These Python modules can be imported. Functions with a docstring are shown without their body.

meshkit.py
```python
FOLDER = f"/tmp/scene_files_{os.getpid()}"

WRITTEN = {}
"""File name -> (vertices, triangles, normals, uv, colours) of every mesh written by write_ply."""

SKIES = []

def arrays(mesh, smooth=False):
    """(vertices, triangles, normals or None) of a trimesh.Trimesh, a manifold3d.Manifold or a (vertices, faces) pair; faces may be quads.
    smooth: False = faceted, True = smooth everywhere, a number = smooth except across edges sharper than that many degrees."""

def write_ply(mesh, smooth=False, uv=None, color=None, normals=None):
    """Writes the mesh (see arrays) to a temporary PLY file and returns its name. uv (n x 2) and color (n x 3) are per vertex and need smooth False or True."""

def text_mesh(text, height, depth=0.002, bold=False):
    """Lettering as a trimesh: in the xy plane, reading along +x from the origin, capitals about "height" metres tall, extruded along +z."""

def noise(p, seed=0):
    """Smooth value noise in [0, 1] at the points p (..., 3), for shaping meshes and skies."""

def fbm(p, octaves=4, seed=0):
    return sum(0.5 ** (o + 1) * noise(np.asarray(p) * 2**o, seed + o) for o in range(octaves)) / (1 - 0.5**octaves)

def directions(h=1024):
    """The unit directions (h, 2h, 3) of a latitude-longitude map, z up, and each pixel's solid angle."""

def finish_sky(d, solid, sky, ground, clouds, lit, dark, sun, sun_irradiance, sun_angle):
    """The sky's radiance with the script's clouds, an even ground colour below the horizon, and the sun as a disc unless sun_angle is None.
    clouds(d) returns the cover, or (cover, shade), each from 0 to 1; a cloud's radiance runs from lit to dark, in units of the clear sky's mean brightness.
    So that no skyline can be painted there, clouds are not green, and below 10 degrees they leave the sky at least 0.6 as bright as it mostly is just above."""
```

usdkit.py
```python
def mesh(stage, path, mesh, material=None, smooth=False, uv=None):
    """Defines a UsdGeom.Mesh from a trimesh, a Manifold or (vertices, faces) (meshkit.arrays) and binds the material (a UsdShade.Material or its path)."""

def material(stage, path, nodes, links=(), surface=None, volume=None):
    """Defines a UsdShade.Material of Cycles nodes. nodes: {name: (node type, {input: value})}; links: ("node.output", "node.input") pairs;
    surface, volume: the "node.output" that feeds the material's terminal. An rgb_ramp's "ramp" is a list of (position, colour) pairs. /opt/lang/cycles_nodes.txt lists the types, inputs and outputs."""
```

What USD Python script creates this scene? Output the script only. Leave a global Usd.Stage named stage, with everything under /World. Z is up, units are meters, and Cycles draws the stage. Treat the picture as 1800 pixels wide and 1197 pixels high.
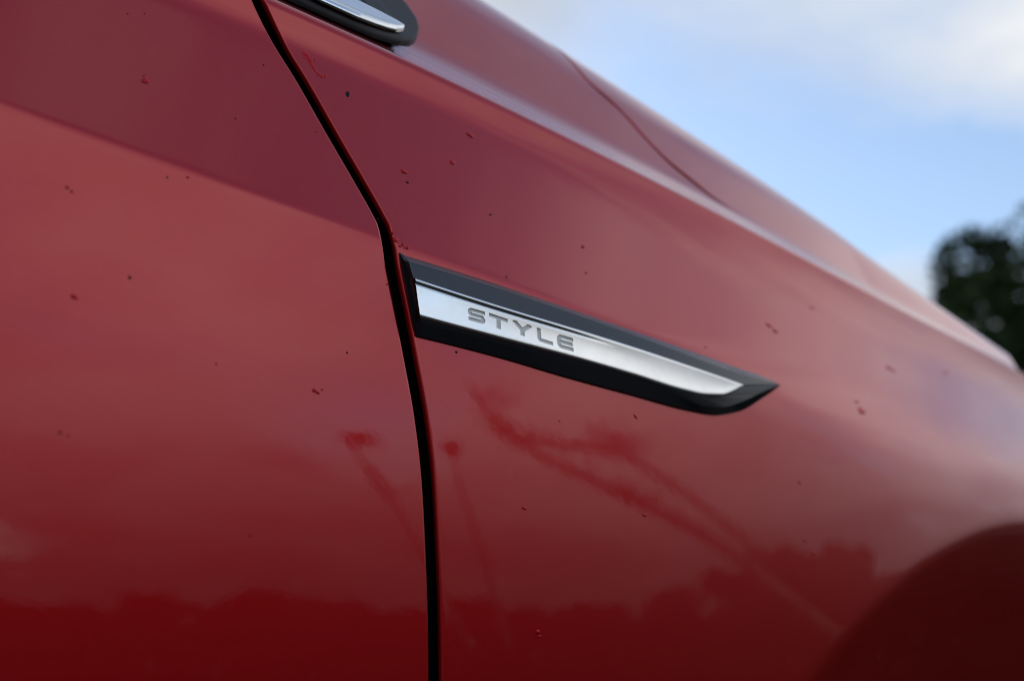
import math, random
import numpy as np, trimesh, usdkit, meshkit
import manifold3d as mf
import shapely
from shapely.geometry import LineString, Polygon, Point
from shapely.ops import unary_union
from scipy.interpolate import RectBivariateSpline, LinearNDInterpolator, PchipInterpolator, CubicSpline
from scipy.spatial import cKDTree
from pxr import Usd, UsdGeom, UsdLux, UsdShade, Gf, Sdf

random.seed(7)
RNG = np.random.default_rng(7)
stage = Usd.Stage.CreateInMemory()
UsdGeom.SetStageUpAxis(stage, 'Z')
world = UsdGeom.Xform.Define(stage, '/World')
stage.SetDefaultPrim(world.GetPrim())
R_ = math.radians

# ------------------------------------------------------------------ camera
FPX, W0, H0 = 2300.0, 1800.0, 1197.0          # focal length in photo pixels
YAW, PITCH = R_(42.0), R_(14.0)               # off the car's side normal, upwards
CAM = np.array([0.0, -0.40, 0.62])
EXPOSURE = 0.58
c_right = np.array([math.cos(YAW), -math.sin(YAW), 0])
f_h = np.array([math.sin(YAW), math.cos(YAW), 0])
c_fwd = f_h * math.cos(PITCH) + np.array([0, 0, math.sin(PITCH)])
c_up = -f_h * math.sin(PITCH) + np.array([0, 0, math.cos(PITCH)])
cam = UsdGeom.Camera.Define(stage, '/World/camera')
M = np.eye(4); M[0, :3] = c_right; M[1, :3] = c_up; M[2, :3] = -c_fwd; M[3, :3] = CAM
cam.AddTransformOp().Set(Gf.Matrix4d(*M.ravel().tolist()))
cam.CreateHorizontalApertureAttr(36.0)
cam.CreateVerticalApertureAttr(36.0 * 680 / 1024)
cam.CreateFocalLengthAttr(FPX / W0 * 36)
cam.CreateFStopAttr(6.5)
cam.CreateFocusDistanceAttr(0.53)
cam.CreateExposureAttr(EXPOSURE)
cam.CreateClippingRangeAttr(Gf.Vec2f(0.02, 5000))

# ------------------------------------------------------------------ sky and sun
SUN_EL = R_(30.0)
SUN_D = np.array([-0.12, 1.0]); SUN_D /= np.linalg.norm(SUN_D)
SUN_ROT = math.atan2(SUN_D[0], SUN_D[1])
SKY_STRENGTH = 0.15
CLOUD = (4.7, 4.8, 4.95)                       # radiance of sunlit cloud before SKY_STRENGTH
usdkit.material(stage, '/World/Looks/sky', {
    'tc': ('texture_coordinate', {}),
    'sep': ('separate_xyz', {}),
    'zz': ('math', {'math_type': 'maximum', 'value2': 0.0}),
    'za': ('math', {'math_type': 'add', 'value2': 0.22}),
    'dx': ('math', {'math_type': 'divide'}), 'dy': ('math', {'math_type': 'divide'}),
    'com': ('combine_xyz', {'z': 0.0}),
    'map': ('mapping', {'location': (9.4, 4.9, 10.9), 'scale': (1, 1, 1)}),
    'n': ('noise_texture', {'scale': 1.35, 'detail': 7.0, 'roughness': 0.52, 'distortion': 0.15}),
    'low': ('map_range', {'range_type': 'smoothstep', 'from_min': 0.10, 'from_max': 0.38, 'to_min': 0.20, 'to_max': 0.0, 'clamp': True}),
    'nb': ('math', {'math_type': 'add'}),
    'ramp': ('rgb_ramp', {'ramp': [(0.41, (0, 0, 0)), (0.60, (1, 1, 1))]}),
    'n2': ('noise_texture', {'scale': 2.6, 'detail': 5.0}),
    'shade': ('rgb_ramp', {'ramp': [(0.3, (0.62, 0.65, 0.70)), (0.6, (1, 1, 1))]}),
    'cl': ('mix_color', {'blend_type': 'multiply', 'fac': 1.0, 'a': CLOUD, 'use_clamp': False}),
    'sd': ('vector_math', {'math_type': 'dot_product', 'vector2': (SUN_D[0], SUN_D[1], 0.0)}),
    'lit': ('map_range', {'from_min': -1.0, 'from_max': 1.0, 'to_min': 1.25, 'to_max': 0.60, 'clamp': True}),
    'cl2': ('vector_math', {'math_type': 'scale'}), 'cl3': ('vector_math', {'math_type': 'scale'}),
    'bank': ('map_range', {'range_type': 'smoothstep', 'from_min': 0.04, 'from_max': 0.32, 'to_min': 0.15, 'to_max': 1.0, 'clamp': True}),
    'sky': ('sky_texture', {'sky_type': 'single_scattering', 'sun_disc': False, 'sun_elevation': SUN_EL, 'sun_rotation': SUN_ROT,
                            'air_density': 1.0, 'aerosol_density': 1.3, 'ozone_density': 1.0}),
    'mix': ('mix_color', {'blend_type': 'mix', 'use_clamp': False}),
    'bg': ('background_shader', {'strength': SKY_STRENGTH}),
}, [('tc.generated', 'sep.vector'), ('sep.z', 'zz.value1'), ('zz.value', 'za.value1'), ('sep.x', 'dx.value1'), ('za.value', 'dx.value2'),
    ('sep.y', 'dy.value1'), ('za.value', 'dy.value2'), ('dx.value', 'com.x'), ('dy.value', 'com.y'), ('com.vector', 'map.vector'),
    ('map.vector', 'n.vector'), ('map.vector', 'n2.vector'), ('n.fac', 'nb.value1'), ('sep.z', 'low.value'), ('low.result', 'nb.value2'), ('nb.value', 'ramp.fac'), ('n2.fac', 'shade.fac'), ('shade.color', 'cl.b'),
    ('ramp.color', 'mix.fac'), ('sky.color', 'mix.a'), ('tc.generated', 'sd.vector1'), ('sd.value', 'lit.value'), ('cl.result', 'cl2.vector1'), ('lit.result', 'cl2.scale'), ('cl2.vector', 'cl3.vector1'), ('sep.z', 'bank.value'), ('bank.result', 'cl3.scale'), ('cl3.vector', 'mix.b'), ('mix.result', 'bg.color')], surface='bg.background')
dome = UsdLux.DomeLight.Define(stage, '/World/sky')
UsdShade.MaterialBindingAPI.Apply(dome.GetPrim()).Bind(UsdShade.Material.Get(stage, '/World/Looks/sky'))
sun = UsdLux.DistantLight.Define(stage, '/World/sun')
sun.CreateIntensityAttr(0.6); sun.CreateAngleAttr(0.53); sun.CreateColorAttr(Gf.Vec3f(1.0, 0.94, 0.86))
sun.GetPrim().CreateAttribute('inputs:normalize', Sdf.ValueTypeNames.Bool).Set(True)
sdir = np.array([SUN_D[0] * math.cos(SUN_EL), SUN_D[1] * math.cos(SUN_EL), math.sin(SUN_EL)])
zc = sdir; xc = np.cross([0, 0, 1.0], zc); xc /= np.linalg.norm(xc); yc = np.cross(zc, xc)
SM = np.eye(4); SM[0, :3] = xc; SM[1, :3] = yc; SM[2, :3] = zc
sun.AddTransformOp().Set(Gf.Matrix4d(*SM.ravel().tolist()))

# ------------------------------------------------------------------ helpers
USED = {}
def numbered(parent, name):
    k = USED.get((parent, name), 0); USED[(parent, name)] = k + 1
    return name if k == 0 else f'{name}_{k:03d}'
def path_in(parent, name):
    p = str(parent.GetPath()) if parent is not None else '/World'
    return f'{p}/{numbered(p, name)}'
def tag(prim, label=None, cat=None, group=None, kind=None):
    for k, v in (('label', label), ('category', cat), ('group', group), ('kind', kind)):
        if v: prim.SetCustomDataByKey(k, v)
    return prim
def obj(name, mesh, mat, parent=None, smooth=False, **tags):
    m = usdkit.mesh(stage, path_in(parent, name), mesh, '/World/Looks/' + mat, smooth=smooth)
    return tag(m.GetPrim(), **tags)
def thing(name, label, cat, loc=(0, 0, 0), rotz=0, group=None, scale=None):
    x = UsdGeom.Xform.Define(stage, path_in(None, name)); x.AddTranslateOp().Set(Gf.Vec3d(*map(float, loc))); x.AddRotateZOp().Set(float(rotz))
    if scale is not None: x.AddScaleOp().Set(Gf.Vec3f(*map(float, np.broadcast_to(scale, 3))))
    return tag(x.GetPrim(), label, cat, group)
def look(name, surf, nodes, links=()):
    usdkit.material(stage, '/World/Looks/' + name, nodes, links, surface=surf)
def ray(px, py):
    px, py = np.asarray(px, float), np.asarray(py, float)
    d = c_fwd + ((px - W0 / 2) / FPX)[..., None] * c_right + ((H0 / 2 - py) / FPX)[..., None] * c_up
    return d / np.linalg.norm(d, axis=-1, keepdims=True)
def proj(P):
    q = np.asarray(P) - CAM
    w = q @ c_fwd
    return np.stack([W0 / 2 + FPX * (q @ c_right) / w, H0 / 2 - FPX * (q @ c_up) / w], -1)
def tube(pts, rad, n=8):
    pts = np.asarray(pts, float); rad = np.broadcast_to(rad, len(pts))
    t = np.gradient(pts, axis=0); t /= np.linalg.norm(t, axis=1, keepdims=True)
    ref = np.array([0.31, 0.17, 0.94]) if abs(t[:, 2]).mean() < .8 else np.array([0.9, 0.4, .1])
    a = np.cross(t, ref); a /= np.linalg.norm(a, axis=1, keepdims=True); b = np.cross(t, a)
    ph = np.arange(n) / n * 2 * np.pi
    v = pts[:, None] + rad[:, None, None] * (np.cos(ph)[None, :, None] * a[:, None] + np.sin(ph)[None, :, None] * b[:, None])
    f = []
    for i in range(len(pts) - 1):
        for j in range(n):
            p, q = i * n + j, i * n + (j + 1) % n
            f += [(p, q, q + n), (p, q + n, p + n)]
    v = np.vstack([v.reshape(-1, 3), pts[[0, -1]]]); c0, c1 = len(v) - 2, len(v) - 1; last = (len(pts) - 1) * n
    for j in range(n):
        f += [(c0, (j + 1) % n, j), (c1, last + j, last + (j + 1) % n)]
    return v, np.array(f)
def grid_faces(nr, nc):
    i = np.arange(nr - 1)[:, None] * nc + np.arange(nc - 1)[None]
    return np.stack([i, i + 1, i + nc + 1, i + nc], -1).reshape(-1, 4)
def tri(q):
    return np.vstack([q[:, [0, 1, 2]], q[:, [0, 2, 3]]])
def join(parts):
    v, f, n = [], [], 0
    for a, b in parts:
        b = np.asarray(b)
        if b.shape[1] == 4: b = tri(b)
        v.append(a); f.append(b + n); n += len(a)
    return np.vstack(v), np.vstack(f)
def sstep(x, a, b):
    t = np.clip((x - a) / (b - a), 0, 1); return t * t * (3 - 2 * t)

# ------------------------------------------------------------------ materials
look('red_paint', 'mx.closure', {
    'g': ('geometry', {}),
    'n1': ('noise_texture', {'scale': 230.0, 'detail': 1.5, 'roughness': 0.5}),
    'b': ('bump', {'strength': 0.1, 'distance': 0.00010}),
    'n2': ('noise_texture', {'scale': 14.0, 'detail': 6.0, 'roughness': 0.65}),
    'dr': ('map_range', {'from_min': 0.42, 'from_max': 0.75, 'to_min': 0.006, 'to_max': 0.03, 'clamp': True}),
    'p': ('principled_bsdf', {'base_color': (0.285, 0.0008, 0.0025), 'metallic': 0.76, 'roughness': 0.29, 'coat_weight': 1.0, 'coat_ior': 1.48, 'specular_ior_level': 0.3}),
    'v': ('voronoi_texture', {'scale': 70.0, 'randomness': 1.0}),                 # dried rain spots
    'vm': ('map_range', {'from_min': 0.06, 'from_max': 0.20, 'to_min': 1.0, 'to_max': 0.0, 'clamp': True}),
    'n3': ('noise_texture', {'scale': 26.0, 'detail': 3.0}),
    'm3': ('map_range', {'from_min': 0.50, 'from_max': 0.68, 'to_min': 0.0, 'to_max': 0.05, 'clamp': True}),
    'sp': ('math', {'math_type': 'multiply'}),
    'n4': ('noise_texture', {'scale': 900.0, 'detail': 4.0, 'roughness': 0.8}),
    'm4': ('map_range', {'from_min': 0.55, 'from_max': 0.85, 'to_min': 0.002, 'to_max': 0.05, 'clamp': True}),
    'ad': ('math', {'math_type': 'add'}),
    'd': ('diffuse_bsdf', {'color': (0.16, 0.11, 0.10)}),
    'mx': ('mix_closure', {}),
}, [('g.position', 'n1.vector'), ('g.position', 'n2.vector'), ('n1.fac', 'b.height'), ('b.normal', 'p.coat_normal'), ('n2.fac', 'dr.value'), ('dr.result', 'p.coat_roughness'),
    ('g.position', 'v.vector'), ('v.distance', 'vm.value'), ('g.position', 'n3.vector'), ('n3.fac', 'm3.value'), ('vm.result', 'sp.value1'), ('m3.result', 'sp.value2'),
    ('g.position', 'n4.vector'), ('n4.fac', 'm4.value'), ('sp.value', 'ad.value1'), ('m4.result', 'ad.value2'), ('ad.value', 'mx.fac'), ('p.BSDF', 'mx.closure1'), ('d.BSDF', 'mx.closure2')])
look('black_gloss', 'p.BSDF', {'p': ('principled_bsdf', {'base_color': (0.006, 0.006, 0.007), 'roughness': 0.12, 'specular_ior_level': 0.6})})
look('black_rubber', 'p.BSDF', {'g': ('geometry', {}), 'n': ('noise_texture', {'scale': 900.0, 'detail': 3.0}), 'b': ('bump', {'strength': 0.15, 'distance': 0.0004}),
     'p': ('principled_bsdf', {'base_color': (0.009, 0.009, 0.009), 'roughness': 0.5, 'specular_ior_level': 0.22})}, [('g.position', 'n.vector'), ('n.fac', 'b.height'), ('b.normal', 'p.normal')])
look('gap_black', 'p.BSDF', {'p': ('principled_bsdf', {'base_color': (0.003, 0.003, 0.003), 'roughness': 0.9, 'specular_ior_level': 0.05})})
look('chrome', 'p.BSDF', {'g': ('geometry', {}), 'n': ('noise_texture', {'scale': 60.0, 'detail': 4.0}), 'r': ('map_range', {'from_min': 0.3, 'from_max': 0.8, 'to_min': 0.10, 'to_max': 0.20, 'clamp': True}),
     'p': ('principled_bsdf', {'base_color': (0.80, 0.80, 0.79), 'metallic': 1.0})}, [('g.position', 'n.vector'), ('n.fac', 'r.value'), ('r.result', 'p.roughness')])
look('letter_grey', 'p.BSDF', {'p': ('principled_bsdf', {'base_color': (0.50, 0.50, 0.48), 'metallic': 0.0, 'roughness': 0.5})})
look('dark_glass', 'p.BSDF', {'p': ('principled_bsdf', {'base_color': (0.006, 0.007, 0.007), 'roughness': 0.04})})
look('water', 'p.BSDF', {'p': ('principled_bsdf', {'base_color': (0.30, 0.005, 0.009), 'metallic': 0.35, 'roughness': 0.12, 'ior': 1.33})})
look('dried_dirt', 'p.BSDF', {'p': ('principled_bsdf', {'base_color': (0.012, 0.004, 0.004), 'roughness': 0.7, 'specular_ior_level': 0.1})})
look('asphalt', 'p.BSDF', {'g': ('geometry', {}), 'n': ('noise_texture', {'scale': 3.0, 'detail': 8.0, 'roughness': 0.7}), 'r': ('rgb_ramp', {'ramp': [(0.3, (0.014, 0.014, 0.015)), (0.7, (0.034, 0.034, 0.033))]}),
     'p': ('principled_bsdf', {'roughness': 0.95, 'specular_ior_level': 0.05})}, [('g.position', 'n.vector'), ('n.fac', 'r.fac'), ('r.color', 'p.base_color')])
look('leaf', 'p.BSDF', {'g': ('geometry', {}), 'r': ('rgb_ramp', {'ramp': [(0.0, (0.007, 0.012, 0.004)), (1.0, (0.026, 0.040, 0.012))]}),
     'p': ('principled_bsdf', {'roughness': 0.8, 'specular_ior_level': 0.0})}, [('g.random_per_island', 'r.fac'), ('r.color', 'p.base_color')])
look('tree_leaf', 'p.BSDF', {'g': ('geometry', {}), 'r': ('rgb_ramp', {'ramp': [(0.0, (0.014, 0.026, 0.008)), (1.0, (0.055, 0.085, 0.026))]}),
     'p': ('principled_bsdf', {'roughness': 0.8, 'specular_ior_level': 0.05})}, [('g.random_per_island', 'r.fac'), ('r.color', 'p.base_color')])
look('bark', 'p.BSDF', {'g': ('geometry', {}), 'n': ('noise_texture', {'scale': 9.0, 'detail': 6.0}), 'r': ('rgb_ramp', {'ramp': [(0.3, (0.03, 0.022, 0.016)), (0.7, (0.09, 0.07, 0.05))]}),
     'p': ('principled_bsdf', {'roughness': 0.9})}, [('g.position', 'n.vector'), ('n.fac', 'r.fac'), ('r.color', 'p.base_color')])
look('steel_paint', 'p.BSDF', {'p': ('principled_bsdf', {'base_color': (0.05, 0.05, 0.055), 'roughness': 0.5})})
look('brick', 'p.BSDF', {'g': ('geometry', {}), 'n': ('noise_texture', {'scale': 5.0, 'detail': 5.0}), 'r': ('rgb_ramp', {'ramp': [(0.3, (0.16, 0.08, 0.055)), (0.7, (0.28, 0.15, 0.10))]}),
     'p': ('principled_bsdf', {'roughness': 0.9})}, [('g.position', 'n.vector'), ('n.fac', 'r.fac'), ('r.color', 'p.base_color')])
look('roof_tile', 'p.BSDF', {'p': ('principled_bsdf', {'base_color': (0.07, 0.06, 0.06), 'roughness': 0.85})})

# ------------------------------------------------------------------ ground
gv, gf = [], []
gs = 600.0
obj('ground', (np.array([[-gs, -gs, 0], [gs, -gs, 0], [gs, gs, 0], [-gs, gs, 0]], float), np.array([[0, 1, 2, 3]])), 'asphalt', kind='structure', label='dark asphalt car park ground under the car', )

# ------------------------------------------------------------------ car body surface
def plan(x):                                             # the body side seen from above: curls in towards the nose
    return 0.13 * np.maximum(x - 0.30, 0) ** 2 + 0.02 * np.maximum(0.30 - x, 0) ** 2
def on_side(pts, off=0.0):
    if not callable(off): off = (lambda c: (lambda x: c + 0 * x))(off)                               # where the view of a body line meets the side
    pts = np.asarray(pts, float); d = ray(pts[:, 0], pts[:, 1]); y = np.zeros(len(pts))
    for _ in range(12):
        t = (y - CAM[1]) / d[:, 1]; P = CAM + d * t[:, None]; y = plan(P[:, 0]) + off(P[:, 0])
    return P
CREASE = [(-80, 153), (0, 182), (156, 230), (311, 290), (467, 350), (669, 418), (767, 449), (900, 498), (1040, 551), (1111, 578), (1300, 648), (1500, 722)]
SHOULD = [(400, -25), (500, 29), (592, 66), (684, 104), (830, 174), (1000, 254), (1150, 325), (1350, 428), (1500, 506), (1626, 570), (1717, 612)]
SILH = [(300, -335), (600, -152), (850, -2), (900, 35), (960, 72), (1100, 165), (1250, 255), (1401, 361), (1526, 446), (1626, 516), (1702, 581)]
OFF = lambda x: 0.016 + 0 * x
Pc, Ps = on_side(CREASE), on_side(SHOULD, OFF)
pc_ = np.polyfit(Pc[:, 0], Pc[:, 2], 2); ps_ = np.polyfit(Ps[:, 0], Ps[:, 2], 3)
X0, X1 = 0.06, 1.00
def tail(p, x, a=0.12, b=0.88):                          # polynomial inside, straight outside
    dp = np.polyder(p); xc = np.clip(x, a, b)
    return np.polyval(p, xc) + (x - xc) * np.polyval(dp, xc)
z_cr = lambda x: tail(pc_, x, 0.12, 0.75)
z_sh = lambda x: tail(ps_, x, 0.22, 0.80)
print('crease fit', np.abs(np.polyval(pc_, Pc[:, 0]) - Pc[:, 2]).max(), 'shoulder fit', np.abs(np.polyval(ps_, Ps[:, 0]) - Ps[:, 2]).max())
print('crease x z', Pc[[0, 5, -1]].round(3).tolist(), 'shoulder', Ps[[0, 5, -1]].round(3).tolist())
ZB = 0.28
NX = 360
xs = np.linspace(X0, X1, NX)
def clus(n, p):                                          # 0..1 denser towards 1
    return 1 - (1 - np.linspace(0, 1, n)) ** p
A_ = clus(190, 1.7); B_ = np.concatenate([np.linspace(0, 1, 130)[1:] ** 1.5 * 0.72, 0.72 + np.linspace(0, 1, 90)[1:] * 0.28])
def tilt(x, z):                                          # how far the side leans back (radians)
    zc, zs = z_cr(x), z_sh(x)
    b = (z - zc) / (zs - zc)
    w = 0.0015 + 0.030 * sstep(x, 0.42, 0.70)
    low = R_(-4.2) + R_(5.7) * sstep(z, 0.38, 0.80)
    low = low + R_(4.0) * np.exp(-((z - zc) / 0.010) ** 2) * 0
    up = R_(14.0) + R_(4.0) * sstep(x, 0.4, 0.8) - R_(5.0) * np.clip(b, 0, 1)
    k = 0.5 + 0.5 * np.tanh((z - zc) / w)
    w2 = 0.0045 + 0.014 * sstep(x, 0.36, 0.55)
    k2 = 0.5 + 0.5 * np.tanh((z - (zs - 0.012 - 0.004 * sstep(x, .35, .7))) / w2)
    t = low * (1 - k) + up * k
    return t * (1 - k2) + R_(-3.0) * k2
for _it in range(4):
    zrow = np.vstack([ZB + (z_cr(xs) - ZB) * a for a in A_] + [z_cr(xs) + (z_sh(xs) - z_cr(xs)) * b for b in B_])
    tl = np.tan(tilt(xs[None], zrow))
    inc = 0.5 * (tl[1:] + tl[:-1]) * np.diff(zrow, axis=0)
    yrow = np.vstack([np.zeros(NX), np.cumsum(inc, 0)])
    icr = len(A_) - 1
    yrow = yrow - yrow[icr] + plan(xs)[None]
    got = yrow[-1] - plan(xs)
    Ps = on_side(SHOULD, lambda x: np.interp(x, xs, got)); ps_ = np.polyfit(Ps[:, 0], Ps[:, 2], 3)
print('shoulder px err', np.abs(np.polyval(ps_, Ps[:, 0]) - Ps[:, 2]).max(), got[[60, 180, 300]])
NS = len(zrow)
# above the shoulder: a ledge, a hollow and the crown that rolls over to the bonnet
sn = np.concatenate([np.linspace(0, 0.06, 40)[:-1], np.linspace(0.06, 1.0, 200)[:-1], np.linspace(1.0, 2.2, 60)[:-1], np.linspace(2.2, 9, 40)])
KA = [(0.0, 92), (0.010, 82), (0.030, 40), (0.06, 37), (0.18, 38), (0.27, 52), (0.38, 66), (0.55, 66), (0.75, 52), (0.90, 33), (1.1, 16), (1.4, 9), (2.2, 5), (9.0, 3)]
alpha = np.radians(PchipInterpolator(*zip(*KA))(sn))
ds = np.diff(sn)
am = 0.5 * (alpha[1:] + alpha[:-1])
uy = np.concatenate([[0], np.cumsum(np.cos(am) * ds)]); uz = np.concatenate([[0], np.cumsum(np.sin(am) * ds)])
sx, sy = zip(*SILH); sil = PchipInterpolator(sx, sy, extrapolate=True)
Ls = []
xt = np.linspace(0.28, 0.80, 40)
for x in xt:
    ysh = np.interp(x, xs, yrow[-1]); zsh = z_sh(x)
    lo, hi = 0.004, 0.9
    for _ in range(40):
        L = 0.5 * (lo + hi); m = sn < 3
        q = proj(np.stack([np.full(m.sum(), x), ysh + uy[m] * L, zsh + uz[m] * L], -1))
        ref = np.where(q[:, 0] < 1702, sil(np.clip(q[:, 0], 300, 1702)), 581 + (q[:, 0] - 1702) * .72)
        if (ref - q[:, 1]).max() > 0: hi = L
        else: lo = L
    Ls.append(L)
Ls = np.array(Ls)
ok = Ls < 0.6
print('L', np.c_[xt, Ls][::4].round(3).tolist())
lp = np.polyfit(xt[ok], np.log(Ls[ok]), 4)
Lx = np.exp(np.polyval(lp, np.clip(xs, xt[ok].min(), 0.74))) * np.exp(-5.0 * np.maximum(xs - 0.74, 0))
yup = yrow[-1][None] + uy[:, None] * Lx[None]; zup = z_sh(xs)[None] + uz[:, None] * Lx[None]
side_y = RectBivariateSpline(np.arange(NS), xs, yrow, kx=1, ky=3); side_z = RectBivariateSpline(np.arange(NS), xs, zrow, kx=1, ky=3)
up_y = RectBivariateSpline(sn, xs, yup, kx=1, ky=3); up_z = RectBivariateSpline(sn, xs, zup, kx=1, ky=3)
def S_side(r, x): return np.stack([x, side_y.ev(r, x), side_z.ev(r, x)], -1)
def S_up(s, x): return np.stack([x, up_y.ev(s, x), up_z.ev(s, x)], -1)

# the shut line between door and fender, found row by row on the body
GAP = [(430, -60), (455, 4), (487, 70), (534, 147), (587, 240), (634, 321), (664, 374), (677, 400), (684, 430), (690, 470), (697, 505), (709, 564), (722, 630), (741, 736), (753, 837), (760, 957), (765, 1100), (766, 1197), (766, 1400)]
gx, gy = zip(*GAP); gapf = PchipInterpolator(gy, gx, extrapolate=True)
def gap_x(r, up=False):
    xx = np.linspace(0.17, 0.45, 400)
    out = []
    for q in r:
        P = (S_up if up else S_side)(np.full(400, q), xx); p = proj(P)
        d = p[:, 0] - gapf(np.clip(p[:, 1], -60, 1400)) + np.minimum(p[:, 1] + 60, 0) * -0.45
        i = np.argmax(d > 0); i = max(i, 1)
        out.append(xx[i - 1] + (xx[i] - xx[i - 1]) * (-d[i - 1]) / (d[i] - d[i - 1]))
    return np.array(out)
rows = np.arange(NS)
gap_side = gap_x(rows)
UPR = sn[sn <= 0.3]
# the bonnet shut line in (x, s)
SEAM = [(965, 75), (1025, 135), (1090, 195), (1135, 245), (1180, 290), (1221, 323), (1261, 353), (1300, 376), (1400, 433), (1500, 491), (1600, 547), (1665, 581)]
vs = sn[(sn < 1.02)]; vx = np.linspace(0.3, 0.9, 160)
VS, VX = np.meshgrid(vs, vx, indexing='ij')
V3 = S_up(VS, VX)
VN = np.cross(np.gradient(V3, axis=1), np.gradient(V3, axis=0)); VN /= np.linalg.norm(VN, axis=-1, keepdims=True)
vd = V3 - CAM; vd /= np.linalg.norm(vd, axis=-1, keepdims=True)
front = ((VN * vd).sum(-1) < -0.005).ravel()
VP = proj(V3).reshape(-1, 2)[front]
inv = LinearNDInterpolator(VP, np.stack([VX.ravel(), VS.ravel()], -1)[front])
sm = inv(np.array(SEAM, float)); sm = sm[~np.isnan(sm[:, 0])]
print('seam', sm.round(3).tolist())
o_ = np.argsort(sm[:, 0]); sm = sm[o_]
xa = sm[0, 0] - 0.02
sm[:, 1] = np.maximum(sm[:, 1], 0.05)
sm = np.vstack([[sm[0, 0] - 0.10, 9.0], [xa, 1.6], sm, [X1, sm[-1, 1]]])
sm[:, 1] = np.minimum.accumulate(sm[:, 1])
seam = PchipInterpolator(sm[:, 0], sm[:, 1])
XS0 = sm[0, 0]

def lip(E, T, N, r=0.0011, depth=0.0010, n=6):
    """Extra columns that roll the edge E over a hem of radius r and run inwards."""
    out = [E + r * math.sin(a) * T - r * (1 - math.cos(a)) * N for a in np.linspace(0, math.pi / 2, n)[1:]]
    out.append(E + r * T - (r + 0.3 * depth) * N); out.append(E + r * T - (r + depth) * N)
    return out
def normals(P):
    a = np.gradient(P, axis=0); b = np.gradient(P, axis=1)
    n = np.cross(b, a); n /= np.maximum(np.linalg.norm(n, axis=-1, keepdims=True), 1e-12)
    return n                                             # points outwards (towards -y)

# wheel arch: a circle in the side view
ARCH = on_side([(1420, 1197), (1500, 1092), (1600, 1005), (1700, 948), (1800, 915)], 0.0)
def circ(p):
    A = np.c_[2 * p[:, 0], 2 * p[:, 2], np.ones(len(p))]; s = np.linalg.lstsq(A, (p[:, [0, 2]] ** 2).sum(1), rcond=None)[0]
    return s[0], s[1], math.sqrt(s[2] + s[0] ** 2 + s[1] ** 2)
from scipy.optimize import least_squares
def ell(q, x, z): return np.sqrt(((x - q[0]) / q[1]) ** 2 + ((z - 0.335) / q[2]) ** 2)
sol = least_squares(lambda q: np.r_[ell(q, ARCH[:, 0], ARCH[:, 2]) - 1, 0.05 * (q[1] - 0.40), 0.02 * (q[0] - 0.78)], [0.8, 0.4, 0.37]).x
print('arch', sol, ell(sol, ARCH[:, 0], ARCH[:, 2]))
AX, AA, AB = sol; AZ = 0.335; RW = AB
RIN = RW - 0.125
def arad(x, z): return RW * ell(sol, x, z)
def arch(P):
    d = RW - arad(P[..., 0], P[..., 2])                  # metres inside the arch line
    w = 0.002
    soft = w * np.logaddexp(0, d / w)                    # rounded start of the flange
    P = P.copy(); P[..., 1] += 0.28 * soft - 0.0 * d
    return P

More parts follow.
